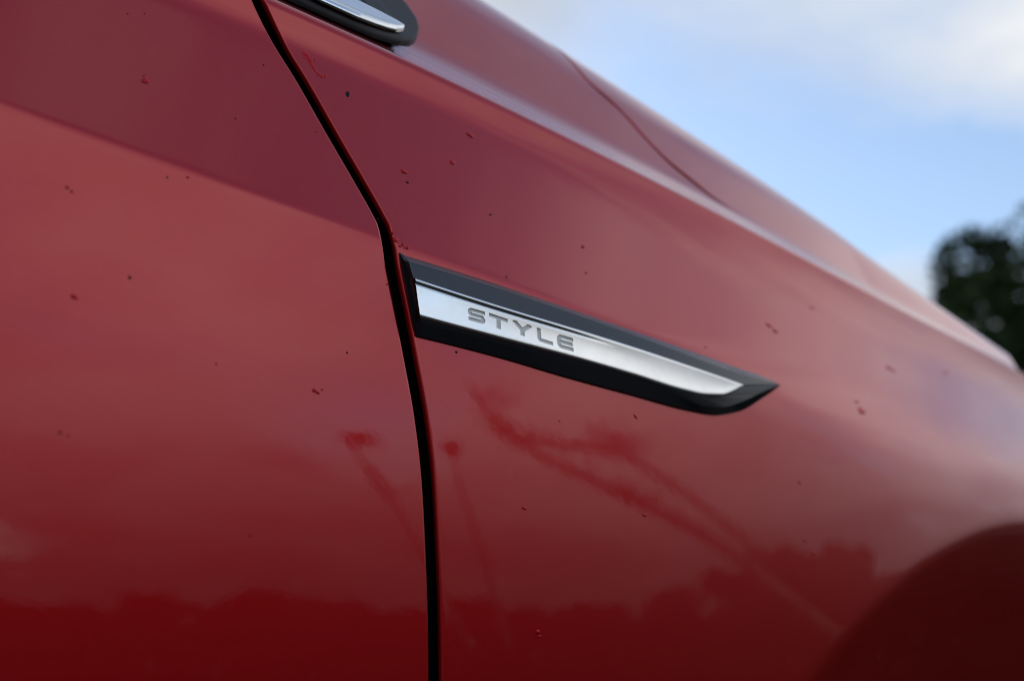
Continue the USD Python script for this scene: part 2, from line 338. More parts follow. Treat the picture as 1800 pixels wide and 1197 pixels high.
# ---- fender
XE = 0.98
M_ = 460
u = np.linspace(0, 1, M_) ** 1.05
upr = sn[1:]
gap_side_c = gap_side
HALF = 0.0042
Xs = (gap_side[:, None] + HALF) + (XE - gap_side[:, None] - HALF) * u[None]
Pside = arch(S_side(np.broadcast_to(rows[:, None].astype(float), Xs.shape), Xs))
t2 = np.concatenate([sn[1:][sn[1:] <= 1.0], [1.05, 1.12, 1.25, 1.45, 1.8, 2.5, 4, 6, 9]])
g_up = gap_side[-1] + np.zeros(len(t2))
gu = gap_x(t2[t2 <= 0.25], up=True); g_up[:len(gu)] = gu
g_up[len(gu):] = gu[-1] - 0.02 * np.arange(1, len(t2) - len(gu) + 1) / 10
g_up = np.maximum(g_up, 0.10)
Xu = (g_up[:, None] + HALF) + (XE - g_up[:, None] - HALF) * u[None]
smax = np.where(Xu < XS0, 9.0, seam(np.clip(Xu, XS0, X1)))
gapw = lambda x: 1 - 0.88 * sstep(x, 0.55, 0.605)
smax_g = smax - 0.0016 * gapw(Xu) / np.interp(Xu, xs, Lx)
tt = t2 / 9.0
# rows keep their own s until the seam cuts them: squash smoothly
sv = np.minimum(t2[:, None] + 0 * Xu, smax_g)
Pup = S_up(sv, Xu)
Pf = np.vstack([Pside, Pup])
Nf = normals(Pf)
bad = np.isnan(Nf).any(-1) | (np.linalg.norm(Nf, axis=-1) < .5)
# clamped rows have no normal of their own: take the last good one below
for i in range(1, len(Nf)):
    b = bad[i]; Nf[i][b] = Nf[i - 1][b]
T = Pf[:, 0] - Pf[:, 2]; T /= np.linalg.norm(T, axis=-1, keepdims=True)
L_ = lip(Pf[:, 0], T, Nf[:, 0])
Pfull = np.stack(L_[::-1] + [Pf[:, j] for j in range(M_)], 1)
nl = len(L_)
nr, nc = Pfull.shape[:2]
FV = Pfull.reshape(-1, 3); FF = tri(grid_faces(nr, nc))
ar = np.linalg.norm(np.cross(FV[FF[:, 1]] - FV[FF[:, 0]], FV[FF[:, 2]] - FV[FF[:, 0]]), axis=1)
rr = arad(FV[:, 0], FV[:, 2])
rowi = FF // nc
inside = (rr[FF].max(1) < RIN + 0.0015) & (rowi.max(1) < NS)
FF = FF[(ar > 1e-12) & ~inside]
# ease the cut edge of the arch onto its circle
vi = (rr < RIN + 0.0015) & (np.arange(len(FV)) // nc < NS)
k_ = np.where(vi, RIN / np.maximum(rr, 1e-9), 1.0)
FV = FV.copy(); FV[:, 0] = AX + (FV[:, 0] - AX) * k_; FV[:, 2] = AZ + (FV[:, 2] - AZ) * k_
# hem along the bonnet shut line
xe = np.linspace(XS0 + 0.03, XE, 300); se = seam(xe)
def hem(x, s, sign):
    P = S_up(s, x); e = 1e-3
    N = np.cross(S_up(s, x + e) - P, S_up(s + e, x) - P); N /= np.linalg.norm(N, axis=-1, keepdims=True)
    tx = np.gradient(P, axis=0); T = np.cross(N, tx); T /= np.linalg.norm(T, axis=-1, keepdims=True)
    up = S_up(s + e, x) - P
    T *= np.sign((T * up).sum(-1, keepdims=True)) * sign
    cols = [P] + lip(P, T, N, r=0.0012, depth=0.004)
    Q = np.stack(cols, 0)
    f = grid_faces(len(cols), len(x))
    return Q.reshape(-1, 3), (f[:, ::-1] if sign < 0 else f)
# N of hem must point outwards (-y side)
hv, hf = hem(xe, seam(xe) - 0.0016 * gapw(xe) / np.interp(xe, xs, Lx), 1)
car = thing('car', 'red metallic car filling the picture, with a black and chrome STYLE badge on its fender', 'car')
used, FF = np.unique(FF, return_inverse=True); FF = FF.reshape(-1, 3); FV = FV[used]
fender = obj('front_fender', (FV, FF), 'red_paint', car, smooth=True)
obj('fender_hem', (hv, hf), 'red_paint', fender, smooth=True)

# ---- door
XD = X0 + 0.005
ud = 1 - (1 - np.linspace(0, 1, 260)) ** 1.3
rd = np.concatenate([rows.astype(float)])
Xd = XD + (gap_side[:, None] - HALF - XD) * ud[None]
Pd1 = S_side(np.broadcast_to(rows[:, None].astype(float), Xd.shape), Xd)
td = t2[t2 <= 1.0]
gd = g_up[:len(td)]
Xd2 = XD + (gd[:, None] - HALF - XD) * ud[None]
Pd2 = S_up(td[:, None] + 0 * Xd2, Xd2)
Pd = np.vstack([Pd1, Pd2]); Nd = normals(Pd)
T = Pd[:, -1] - Pd[:, -3]; T /= np.linalg.norm(T, axis=-1, keepdims=True)
Ld = lip(Pd[:, -1], T, Nd[:, -1], r=0.0013)
Pdf = np.stack([Pd[:, j] for j in range(Pd.shape[1])] + Ld, 1)
door = obj('front_door', (Pdf.reshape(-1, 3), grid_faces(*Pdf.shape[:2])), 'red_paint', car, smooth=True)

# ---- black seal that closes the gap behind the hems
Eg = np.vstack([S_side(rows.astype(float), gap_side), S_up(td, gd)])
Ng = np.vstack([Nf[:NS, 0], Nf[NS:NS + len(td), 0]])
cols = [Eg - Ng * 0.010 + np.array([dx, 0, 0]) for dx in (-0.03, -0.004, 0.02, 0.05)]
Pg = np.stack(cols, 1)
obj('door_seal', (Pg.reshape(-1, 3), grid_faces(*Pg.shape[:2])), 'gap_black', car, smooth=True)

# ---- bonnet
xb = np.concatenate([np.linspace(XS0 + 0.03, 0.62, 180)[:-1], np.linspace(0.62, XE, 160)])
wb = np.concatenate([np.linspace(0, 1, 150) ** 1.3 * 0.5, [0.52, .55, .6, .7, .8, .9, 1]])
sb0 = np.maximum(seam(xb) + 0.0036 * gapw(xb) / np.interp(xb, xs, Lx), seam(np.maximum(xb - 0.0042 * gapw(xb), XS0)))
q = np.linspace(0, 1, len(wb))
Sb = np.empty((len(wb), len(xb)))
for j in range(len(xb)):
    top = 1.15
    a = np.linspace(min(sb0[j], 9.0), max(top, min(sb0[j] + .05, 9.3)), 150)
    b = np.array([1.3, 1.6, 2.0, 2.8, 4.2, 6.5, 9.0])
    Sb[:, j] = np.concatenate([a, np.maximum(b, a[-1] + 0.01 * np.arange(1, 8))])
Pb = S_up(np.minimum(Sb, 9.0), np.broadcast_to(xb[None], Sb.shape))
hv, hf = hem(xb, np.minimum(sb0, 8.9), -1)
bonnet = obj('bonnet', (Pb.reshape(-1, 3), grid_faces(*Pb.shape[:2])), 'red_paint', car, smooth=True)
obj('bonnet_hem', (hv, hf), 'red_paint', bonnet, smooth=True)
Pbk = S_up(np.minimum(seam(xe), 8.9), xe)
bk = np.stack([Pbk + np.array([0, 0.010, -0.012]) + np.array([0, a, b]) for a, b in ((-0.012, -0.014), (0, 0), (0.02, 0.012))], 0)
obj('bonnet_seal', (bk.reshape(-1, 3), grid_faces(*bk.shape[:2])), 'gap_black', car, smooth=True)

# ---- where on the body a point of the photograph lies
def at_tool(P, N, box):
    P, N = P.reshape(-1, 3), N.reshape(-1, 3); p = proj(P)
    m = (p[:, 0] > box[0]) & (p[:, 0] < box[2]) & (p[:, 1] > box[1]) & (p[:, 1] < box[3])
    return LinearNDInterpolator(p[m], np.hstack([P, N])[m])
def on(tool, pts):
    r = tool(np.asarray(pts, float)); n = r[:, 3:]; return r[:, :3], n / np.linalg.norm(n, axis=1, keepdims=True)

# ------------------------------------------------------------------ badge
side_tool = at_tool(Pf[:NS:2, ::2], Nf[:NS:2, ::2], (650, 380, 1480, 800))
bp, bn = on(side_tool, [(720, 520), (1000, 600), (1340, 690), (900, 520), (900, 620), (1200, 640), (1150, 700)])
c0 = bp.mean(0); nn = bn.mean(0); nn /= np.linalg.norm(nn)
tipp = on(side_tool, [(727, 520), (1340, 690)])[0]
ex = tipp[1] - tipp[0]; ex -= nn * (ex @ nn); ex /= np.linalg.norm(ex); ey = np.cross(nn, ex)
if ey[2] < 0: ey = -ey
def flat(pts, h=0.0):
    """photo points -> coordinates along and across the badge, on its plane lifted by h"""
    d = ray(*np.asarray(pts, float).T); o = c0 + nn * h
    t = ((o - CAM) @ nn) / (d @ nn); P = CAM + d * t[:, None] - o
    return np.stack([P @ ex, P @ ey], -1)
gpx = np.array([(a, b) for a in np.linspace(700, 1390, 24) for b in (430, 480, 540, 600, 650, 700, 740) if 0.3 * (a - 700) + 430 - 20 < b < 0.3 * (a - 700) + 600])
gp, _ = on(side_tool, gpx); gp = gp[~np.isnan(gp[:, 0])]
la, ha, da = (gp - c0) @ ex, (gp - c0) @ ey, (gp - c0) @ nn
cs = lambda l, h: np.stack([np.ones_like(l), l, h, l * l, l * h, h * h], -1)
qf = np.linalg.lstsq(cs(la, ha), da, rcond=None)[0]
print('badge surface misfit', np.abs(cs(la, ha) @ qf - da).max(), 'length', np.ptp(la))
def lift(l, h, d):
    l, h, d = map(np.asarray, (l, h, d))
    return c0 + l[..., None] * ex + h[..., None] * ey + (cs(l, h) @ qf + d)[..., None] * nn
CH = 0.0049                                               # height of the chrome face above the paint
T0 = [(713, 448), (860, 495), (1000, 542), (1189, 607), (1300, 645), (1366, 667), (1378, 673.5)]
T1 = [(719, 459), (860, 502), (1000, 549), (1189, 616), (1251, 639), (1310, 658), (1350, 668), (1377, 674)]
C0 = [(727, 489), (880, 540), (1040, 589), (1124, 615.5), (1220, 647), (1308, 676)]
C1 = [(739, 558), (880, 597), (1000, 629), (1111, 661), (1200, 688), (1240, 695.5), (1267, 696), (1290, 688.5), (1307.5, 678)]
B1 = [(740, 566), (880, 604), (1000, 636), (1111, 669), (1190, 696), (1236, 713), (1268, 716), (1300, 708), (1340, 690), (1377, 674.5)]
B0 = [(739, 591), (880, 628), (1000, 664), (1111, 694), (1222, 723), (1262, 729), (1300, 723), (1344, 699), (1379, 676)]
E0 = [(705, 443), (709, 459), (716, 490), (729, 558), (731, 566), (735, 590)]
def along(line, d, u):
    p = np.array(line, float); k = np.concatenate([[0], np.cumsum(np.linalg.norm(np.diff(p, axis=0), axis=1))]); k /= k[-1]
    q = PchipInterpolator(k, p)(u)
    return np.c_[flat(q, d), np.full(len(u), d)]
def corners(P, r, n=5):
    """P (k, m, 3): a polyline of k points for each of m columns; rounds its inner corners"""
    out = [P[0]]
    for i in range(1, len(P) - 1):
        a, b = P[i - 1] - P[i], P[i + 1] - P[i]
        la, lb = (np.linalg.norm(v, axis=-1, keepdims=True) + 1e-9 for v in (a, b))
        A = P[i] + a / la * np.minimum(r, .42 * la); B = P[i] + b / lb * np.minimum(r, .42 * lb)
        for t in np.linspace(0, 1, n): out.append((1 - t) ** 2 * A + 2 * t * (1 - t) * P[i] + t * t * B)
    out.append(P[-1]); return np.array(out)
ub = np.linspace(0, 1, 260)
LN = [(T0, 0.0010), (T1, 0.0046), (C0, CH), (C1, CH), (B1, 0.0042), (B0, 0.0012)]
G = [along(l, d, ub) for l, d in LN]
lowT, lowB = G[0].copy(), G[-1].copy(); lowT[:, 2] = -0.0025; lowB[:, 2] = -0.0025
G = [lowT] + G + [lowB]
e_ = np.array(E0, float)
ed = [-0.0025, .0008, .0012, .0014, .0014, .0014, .0010, -0.0025]
eidx = [0, 0, 1, 2, 3, 4, 5, 5]
ecol = np.array([np.r_[flat(e_[j:j + 1], max(h, 0))[0], h] for j, h in zip(eidx, ed)])
elow = ecol.copy(); elow[:, 2] = -0.0025
G = np.array([np.vstack([elow[i], ecol[i], 0.97 * g[0] + .03 * g[1], g[1:]]) for i, g in enumerate(G)])
G = corners(G, 0.00045)
gw = lift(G[..., 0], G[..., 1], G[..., 2])
badge = obj('badge', (gw.reshape(-1, 3), grid_faces(*gw.shape[:2])), 'black_gloss', car, smooth=40, label='gloss black wedge shaped badge moulding on the fender')

# chrome strip: solid with the letters cut into it
NU, NW = 420, 60
CHTILT = 0.026
print('badge lean', np.degrees(np.arcsin(nn[2])), 'ey', ey, [np.degrees(np.arcsin(n[2])) for n in on(side_tool, [(800, 480), (800, 540), (1000, 610), (1200, 670), (1000, 690)])[1]])
uc = np.linspace(0, 1, NU); wc = np.linspace(0, 1, NW) ** 0.9
c0u, c1u = along(C0, CH, uc)[:, :2], along(C1, CH, uc)[:, :2]
HL = c0u[None] * (1 - wc[:, None, None]) + c1u[None] * wc[:, None, None]
wid = np.linalg.norm(c0u - c1u, axis=1)[None]
tt_ = wc[:, None] * wid; bb_ = (1 - wc[:, None]) * wid
fade = 1 - sstep(HL[..., 0], c0u[0, 0] + 0.05, c0u[0, 0] + 0.12)
CD = CH + 0.0007 + 0.00020 * np.exp(-((tt_ - 0.0011) / 0.0006) ** 2) * fade - 0.00042 * np.exp(-((tt_ - 0.0025) / 0.00040) ** 2) * fade \
    - 0.0005 * np.exp(-tt_ / 0.00030) - 0.0006 * np.exp(-bb_ / 0.0004) + CHTILT * (tt_ - 0.5 * wid) * -1 + 0.0003 * ((wc[:, None] - 0.6) / 0.5) ** 2 * np.minimum(1, wid / 0.012)
top = np.concatenate([HL, CD[..., None]], -1).reshape(-1, 3)
bot = top.copy(); bot[:, 2] = 0.0032
gfm = tri(grid_faces(NW, NU)); n_ = NW * NU
bi = np.concatenate([np.arange(NU), np.arange(1, NW) * NU + NU - 1, (NW - 1) * NU + np.arange(NU - 2, -1, -1), np.arange(NW - 2, 0, -1) * NU])
bj = np.roll(bi, -1)
wallf = np.vstack([np.c_[bi, bj + n_, bi + n_], np.c_[bi, bj, bj + n_]])
flip = gfm[:, ::-1]
sol_f = np.vstack([flip, gfm + n_, wallf])
tmz = trimesh.Trimesh(np.vstack([top, bot]), sol_f, process=False)
if tmz.volume < 0: sol_f = sol_f[:, ::-1]
def solid(v, f): return mf.Manifold(mf.Mesh(np.asarray(v, np.float32), np.asarray(f, np.uint32)))
strip = solid(np.vstack([top, bot]) * 1000, sol_f)
print('strip', strip.status(), strip.volume())
# letters, in units of the cap height
def stroke(*lines, w=0.2):
    return unary_union([LineString(l).buffer(w / 2, cap_style=2, join_style=1, quad_segs=6) for l in lines])
def arc(cx, cy, r, a0, a1, n=8):
    return [(cx + r * math.cos(R_(a)), cy + r * math.sin(R_(a))) for a in np.linspace(a0, a1, n)]
GW = 1.22
LET = {}
w = 0.28; m_ = w / 2
LET['S'] = (stroke([(GW - .02, 1 - m_)] + arc(m_ + .16, 1 - m_ - .16, .16, 90, 180) + [] + arc(m_ + .13, .5 + .10, .10, 180, 270) + arc(GW - m_ - .14, .5 - .10, .10, 90, 0) + arc(GW - m_ - .17, m_ + .17, .17, 0, -90) + [(.04, m_)], w=w), GW)
LET['T'] = (stroke([(0, 1 - m_), (GW, 1 - m_)], [(GW / 2, 0), (GW / 2, 1 - m_)], w=w), GW)
LET['Y'] = (stroke([(.08, 1), (GW / 2, .44)], [(GW - .08, 1), (GW / 2, .44)], [(GW / 2, .5), (GW / 2, 0)], w=w).intersection(Polygon([(-1, 0), (3, 0), (3, 1), (-1, 1)])), GW)
LET['L'] = (stroke([(m_, 1)] + arc(m_ + .14, m_ + .14, .14, 180, 270) + [(GW - .12, m_)], w=w), GW - .12)
LET['E'] = (stroke([(GW - .02, 1 - m_)] + arc(m_ + .2, 1 - m_ - .2, .2, 90, 180) + arc(m_ + .2, m_ + .2, .2, 180, 270) + [(GW - .02, m_)], [(m_, .5), (GW - .06, .5)], w=w), GW)
# each letter's corners in the photograph: top left, top right, bottom left
SPOT = {'S': ((819, 540.5), (849.5, 549.5), (820.5, 563)), 'T': ((856, 551), (888.5, 562), (857.5, 573.5)), 'Y': ((897, 563), (930.5, 574), (898.5, 586)),
        'L': ((939, 577), (966, 585.5), (941.5, 600.5)), 'E': ((974, 587.5), (1003, 596), (976, 611.5))}
letters = []
for ch in 'STYLE':
    g, wd = LET[ch]; a, b, c = flat(SPOT[ch], CH)
    ux = (b - a) / wd; uyv = a - c
    pts = lambda x, y: (c[0] + ux[0] * x + uyv[0] * y, c[1] + ux[1] * x + uyv[1] * y)
    letters.append((ch, shapely.transform(g, lambda q: np.stack(pts(q[:, 0], q[:, 1]), -1))))
cuts = mf.Manifold()
def man(poly, z0, z1):
    out = mf.Manifold()
    for g in getattr(poly, 'geoms', [poly]):
        rings_ = [np.array(g.exterior.coords)[:-1] * 1000] + [np.array(r.coords)[:-1] * 1000 for r in g.interiors]
        out += mf.CrossSection(rings_, mf.FillRule.EvenOdd).extrude((z1 - z0) * 1000).translate((0, 0, z0 * 1000))
    return out
for ch, g in letters: cuts += man(g, CH + 0.0002, CH + 0.01)
strip = strip - cuts
print('strip cut', strip.volume(), strip.num_tri())
t_ = strip.to_mesh(); sv_, sf_ = np.array(t_.vert_properties[:, :3], float) / 1000, np.array(t_.tri_verts)
chrome = obj('chrome_strip', (lift(sv_[:, 0], sv_[:, 1], sv_[:, 2]), sf_), 'chrome', badge, smooth=35)
for ch, g in letters:
    gm = man(g, CH - 0.0006, CH + 0.00026).to_mesh(); v = np.array(gm.vert_properties[:, :3], float) / 1000; f = np.array(gm.tri_verts)
    d = v[:, 2]
    obj('letter', (lift(v[:, 0], v[:, 1], d), f), 'letter_grey', badge, label=f'grey capital letter {ch} sunk into the chrome strip')

# ------------------------------------------------------------------ window corner
wm = (Xu[0] < 0.62)
WG = np.array([(a, b) for a in np.linspace(470, 735, 30) for b in np.linspace(-120, 90, 24) if b > 0.45 * (a - 500) - 70])
u_ = Pf[NS + 12:NS + len(t2) - 9]; un = Nf[NS + 12:NS + len(t2) - 9]
up_ = proj(u_); fr = ((u_ - CAM) * un).sum(-1) < -0.02
wsel = fr & (up_[..., 0] > 480) & (up_[..., 0] < 760) & (up_[..., 1] > -140) & (up_[..., 1] < 95)
wq = lambda p: np.stack([np.ones(len(p)), (p[:, 0] - 600) / 100, (p[:, 1] - 20) / 100, ((p[:, 0] - 600) / 100) * ((p[:, 1] - 20) / 100)], -1)
wc_ = np.linalg.lstsq(wq(up_[wsel]), u_[wsel][:, 1], rcond=None)[0]
wn = un[wsel].mean(0); wn /= np.linalg.norm(wn)
print('window depth', wc_, 'n', wn, 'res', np.abs(wq(up_[wsel]) @ wc_ - u_[wsel][:, 1]).max())
def win_tool(p):
    y = wq(p) @ wc_ - 0.004; d = ray(p[:, 0], p[:, 1])
    return np.hstack([CAM + d * ((y - CAM[1]) / d[:, 1])[:, None], np.broadcast_to(wn, (len(p), 3))])
SEAL = [(440, -22), (488, 0.5), (533, 20), (592, 47), (650, 72), (697, 86), (717, 87.5), (727, 80), (731.5, 63), (727, 45), (710, 20), (690, -2), (655, -60), (600, -140)]
GLASS = [(500, -90), (520, -40), (560, -4), (625, 30), (672, 53), (640, 0), (600, -60), (550, -120)]
STRIP = [(450, -24), (500, 0), (550, 25), (617, 55), (650, 67), (667, 72.5), (683, 76), (694, 75.5), (700, 71.5), (696, 66), (683, 58), (650, 41), (617, 25), (565, 0), (500, -36)]
FACET = [(560, -60), (602, 0), (640, 34), (684, 55), (643, 0), (600, -66)]
def patch(pts, h0, h1, tool=win_tool, bev=3.0, step=6.0, crown=0.0, rnd=2.0):
    """a moulding that follows the body: its outline stands h0 over the paint, its face h1"""
    P = Polygon(pts).buffer(0); P = P.buffer(-rnd).buffer(2 * rnd).buffer(-rnd)
    ring = [P.buffer(1e-3), P.buffer(-bev * 0.35), P.buffer(-bev)]
    vv, ff = trimesh.creation.triangulate_polygon(ring[0].union(ring[0]).simplify(0.05), engine='earcut')
    tv, tf_ = trimesh.remesh.subdivide_to_size(np.c_[vv, 0 * vv[:, 0]], ff, step)
    tv = tv[:, :2]
    rim = P.exterior; dist = shapely.distance(rim, shapely.points(tv))
    x = np.clip(dist / bev, 0, 1)
    h = h0 + (h1 - h0) * np.sqrt(1 - (1 - x) ** 2) + crown * np.minimum(dist / 12, 1)
    q, nq = on(tool, tv)
    top = q + nq * h[:, None]
    e = np.array(ring[0].exterior.coords)[::1]
    e = np.array([rim.interpolate(s).coords[0] for s in np.arange(0, rim.length, 4)]); qe, ne = on(tool, e)
    wall = np.stack([qe + np.array([0, 0.8, 0.6]) * 0.012, qe + ne * h0], 0)
    wall = np.concatenate([wall, wall[:, :1]], 1)
    good = ~np.isnan(top).any(1); tf_ = tf_[good[tf_].all(1)]; top = np.nan_to_num(top)
    parts = [(top, tf_)]
    if not np.isnan(wall).any(): parts.append((wall.reshape(-1, 3), grid_faces(2, wall.shape[1])))
    return join(parts)
seal = obj('window_seal', patch(SEAL, 0.0015, 0.005, bev=7, step=3, rnd=13), 'black_rubber', car, smooth=50)
obj('seal_ridge', patch(FACET, 0.0052, 0.0060, bev=4, step=4), 'black_rubber', seal, smooth=50)
obj('window_glass', patch(GLASS, 0.0053, 0.0055, bev=2, step=5), 'dark_glass', car, smooth=50)
obj('chrome_trim', patch(STRIP, 0.0060, 0.0085, bev=8, step=2.5, rnd=5), 'chrome', car, smooth=60)

# ------------------------------------------------------------------ wheel housing, tyre and the dark inside of the body
def lathe(profile, n=96):
    p = np.array(profile, float); a = np.arange(n) / n * 2 * np.pi
    v = np.stack([p[:, None, 0] * np.cos(a), np.broadcast_to(p[:, None, 1], (len(p), n)), p[:, None, 0] * np.sin(a)], -1)
    f = []
    for i in range(len(p) - 1):
        for j in range(n): f.append((i * n + j, i * n + (j + 1) % n, (i + 1) * n + (j + 1) % n, (i + 1) * n + j))
    return v.reshape(-1, 3), np.array(f)
yr = float(plan(np.array([AX]))[0])
lv, lf = lathe([(RIN - 0.004, yr + 0.055), (RIN + 0.03, yr + 0.06), (RIN + 0.03, yr + 0.34), (0.02, yr + 0.36)])
lv[:, 0] *= AA / AB
obj('wheel_arch_liner', (lv + [AX, 0, AZ], lf), 'gap_black', car, smooth=40)
WR = 0.285
wheel = tag(UsdGeom.Xform.Define(stage, path_in(car, 'wheel')).GetPrim())
ty = [(0.19, 0.03), (0.215, 0.012), (0.25, 0.004), (0.272, 0.014), (WR, 0.035), (WR, 0.19), (0.272, 0.21), (0.2, 0.21)]
tv_, tf2 = lathe([(a, b + yr + 0.055) for a, b in ty]); obj('tyre', (tv_ + [AX, 0, WR + 0.0], tf2), 'black_rubber', wheel, smooth=40)
rv, rf = lathe([(0.192, yr + 0.085), (0.18, yr + 0.10), (0.10, yr + 0.12), (0.04, yr + 0.095), (0.001, yr + 0.09)]); obj('rim', (rv + [AX, 0, WR], rf), 'chrome', wheel, smooth=40)
bxm = trimesh.creation.box((1.55, 1.35, 0.36)); bxm.apply_translation((-0.10, 0.92, 0.55))
obj('inner_body', bxm, 'gap_black', car)

# ------------------------------------------------------------------ tree beside the car and what the paint mirrors
def crown_mesh(R, n, leaf, seed, clumps=34, hole=0.0):
    """leaf clusters spread through a lumpy crown of half-sizes R, as many small two-triangle leaves"""
    g = np.random.default_rng(seed); R = np.array(R, float)
    d = g.normal(size=(clumps, 3)); d /= np.linalg.norm(d, axis=1, keepdims=True)
    cc = d * (g.uniform(0.25, 0.95, (clumps, 1)) ** 0.6) * R
    cr = g.uniform(0.18, 0.38, clumps) * R.mean()
    k = g.integers(0, clumps, n)
    o = g.normal(size=(n, 3)); o /= np.linalg.norm(o, axis=1, keepdims=True)
    p = cc[k] + o * (cr[k] * g.uniform(0.3, 1.08, n) ** 0.5)[:, None]
    a = g.normal(size=(n, 3)); a /= np.linalg.norm(a, axis=1, keepdims=True)
    b = np.cross(a, g.normal(size=(n, 3))); b /= np.linalg.norm(b, axis=1, keepdims=True)
    s = leaf * g.uniform(0.6, 1.3, (n, 1))
    v = np.stack([p - a * s, p + b * s * .5, p + a * s, p - b * s * .5], 1).reshape(-1, 3)
    i = np.arange(n)[:, None] * 4
    return v, np.hstack([i, i + 1, i + 2, i + 3])
def make_tree(name, label, loc, H, R, n, leaf, seed, group=None, scale=None, rotz=0, lm='leaf'):
    t = thing(name, label, 'tree', loc, rotz, group, scale)
    g = np.random.default_rng(seed)
    tr = [tube([(0, 0, -0.1), (0.04 * H * .3, 0, H * .3), (0.0, .03 * H * .3, H * .62), (0, 0, H * .85)], [H * .03, H * .022, H * .014, H * .005])]
    for k in range(9):
        a = g.uniform(0, 6.28); z0 = H * g.uniform(.3, .65); l = R[0] * g.uniform(.5, .9)
        tr.append(tube([(0, 0, z0), (l * .5 * math.cos(a), l * .5 * math.sin(a), z0 + l * .35), (l * math.cos(a), l * math.sin(a), z0 + l * .6)], [H * .011, H * .007, H * .003], 6))
    obj('trunk', join(tr), 'bark', t, smooth=True)
    cv, cf = crown_mesh(R, n, leaf, seed)
    obj('crown', (cv + [0, 0, H - R[2] * 1.02], cf), lm, t)
    return t
def far_point(px, py, D):
    return CAM + ray(px, py) * D
b = far_point(2010, 640, 17.0)
make_tree('broadleaf_tree', 'dark green bushy tree standing beyond the bonnet at the right edge', (b[0], b[1], 0), 6.9, (3.1, 2.9, 3.1), 27000, 0.09, 11, lm='tree_leaf')

refl_tool = at_tool(Pf[:NS:2, ::2], Nf[:NS:2, ::2], (760, 560, 1500, 1190))
refl_door = at_tool(Pd1[::2, ::2], Nd[:NS:2, ::2], (-20, 560, 780, 1190))
def mirror(pts, D, tool=refl_tool):
    """points D metres away that the paint mirrors at these places of the photograph"""
    P, N = on(tool, pts)
    d = P - CAM; d /= np.linalg.norm(d, axis=1, keepdims=True)
    o = d - 2 * (d * N).sum(1, keepdims=True) * N
    return P + o * D
print('mirror elev', [np.round(np.degrees(np.arcsin((mirror([q], 1.0) - on(refl_tool, [q])[0])[0, 2])), 1) for q in [(830, 680), (1080, 775), (1330, 980), (870, 1050), (1100, 1060), (1100, 1150)]])
print('mirror elev door', [np.round(np.degrees(np.arcsin((mirror([q], 1.0, refl_door) - on(refl_door, [q])[0])[0, 2])), 1) for q in [(100, 600), (400, 800), (100, 1090), (500, 1080), (700, 1060), (500, 1150)]])


rowg = 'trees in a row mirrored in the paint'
for k, th in enumerate(np.arange(8, 110, 3.0)):
    D = 52 + 6 * math.sin(k * 2.3)
    el = 1.6 + 1.1 * ((k * 0.618) % 1) + 3.0 * float(sstep(th, 53, 59) * (1 - sstep(th, 66, 70)))
    H = 0.62 + D * math.tan(R_(el))
    x, y = D * math.sin(R_(th)), -D * math.cos(R_(th))
    if k == 0:
        make_tree('hedgerow_tree', 'leafy hedgerow tree mirrored in the lower door and fender', (x, y, 0), 4.0, (2.7, 2.3, 1.9), 9000, 0.17, 5, group=rowg)
        src = stage.GetPrimAtPath('/World/hedgerow_tree')
        src.GetAttribute('xformOp:translate').Set(Gf.Vec3d(x, y, 0))
    else:
        t = UsdGeom.Xform.Define(stage, path_in(None, 'hedgerow_tree'))
        t.GetPrim().GetReferences().AddInternalReference(src.GetPath()); t.GetPrim().SetInstanceable(True)
        t.GetPrim().GetAttribute('xformOp:translate').Set(Gf.Vec3d(x, y, 0))
        t.GetPrim().GetAttribute('xformOp:rotateZ').Set(float(k * 77 % 360))
        t.AddScaleOp().Set(Gf.Vec3f(1.4, 1.4, H / 4.0))
        tag(t.GetPrim(), 'leafy hedgerow tree mirrored in the lower door and fender', 'tree', rowg)

# unseen stems and tufts, added and shaped to give the mirrored dark streaks
def leaning(label, tool, D, stems, tufts):
    t = thing('added_streak_stem', label, 'tree')
    tr = []
    for pts, w, ground in stems:
        P = mirror(pts, D, tool); P = P[~np.isnan(P[:, 0])]
        k = np.linspace(0, 1, len(P)); P = CubicSpline(k, P)(np.linspace(0, 1, 24))
        r = np.linspace(w[0], w[1], len(P))
        if ground:
            dv = P[-1] - P[-7]; e = P[-1] + dv * min(40.0, (P[-1][2] + 0.05) / max(-dv[2], 1e-3))
            P = np.vstack([P, e]); r = np.append(r, w[1] * 1.1)
        tr.append(tube(P, r, 8))
    obj('trunk', join(tr), 'bark', t, smooth=True)
    g = np.random.default_rng(len(label)); vv = []
    for (cx, cy, rx, ry, rot, n, s) in tufts:
        o = g.normal(size=(n, 2)) * 0.42; o *= np.minimum(1, 1.1 / np.maximum(np.linalg.norm(o, axis=1, keepdims=True), 1e-6))
        ca, sa = math.cos(R_(rot)), math.sin(R_(rot))
        q = np.stack([cx + rx * o[:, 0] * ca - ry * o[:, 1] * sa, cy + rx * o[:, 0] * sa + ry * o[:, 1] * ca], -1)
        P = mirror(q, D, tool) + g.normal(size=(n, 3)) * 0.04
        a = g.normal(size=(n, 3)); a /= np.linalg.norm(a, axis=1, keepdims=True); b = np.cross(a, g.normal(size=(n, 3))); b /= np.linalg.norm(b, axis=1, keepdims=True)
        L = s * g.uniform(.6, 1.3, (n, 1))
        vv.append(np.stack([P - a * L, P + b * L * .5, P + a * L, P - b * L * .5], 1).reshape(-1, 3))
    v = np.vstack(vv); ok = ~np.isnan(v).any(1).reshape(-1, 4).any(1); v = v.reshape(-1, 4, 3)[ok].reshape(-1, 3)
    obj('crown', (v, np.arange(len(v)).reshape(-1, 4)), 'leaf', t)
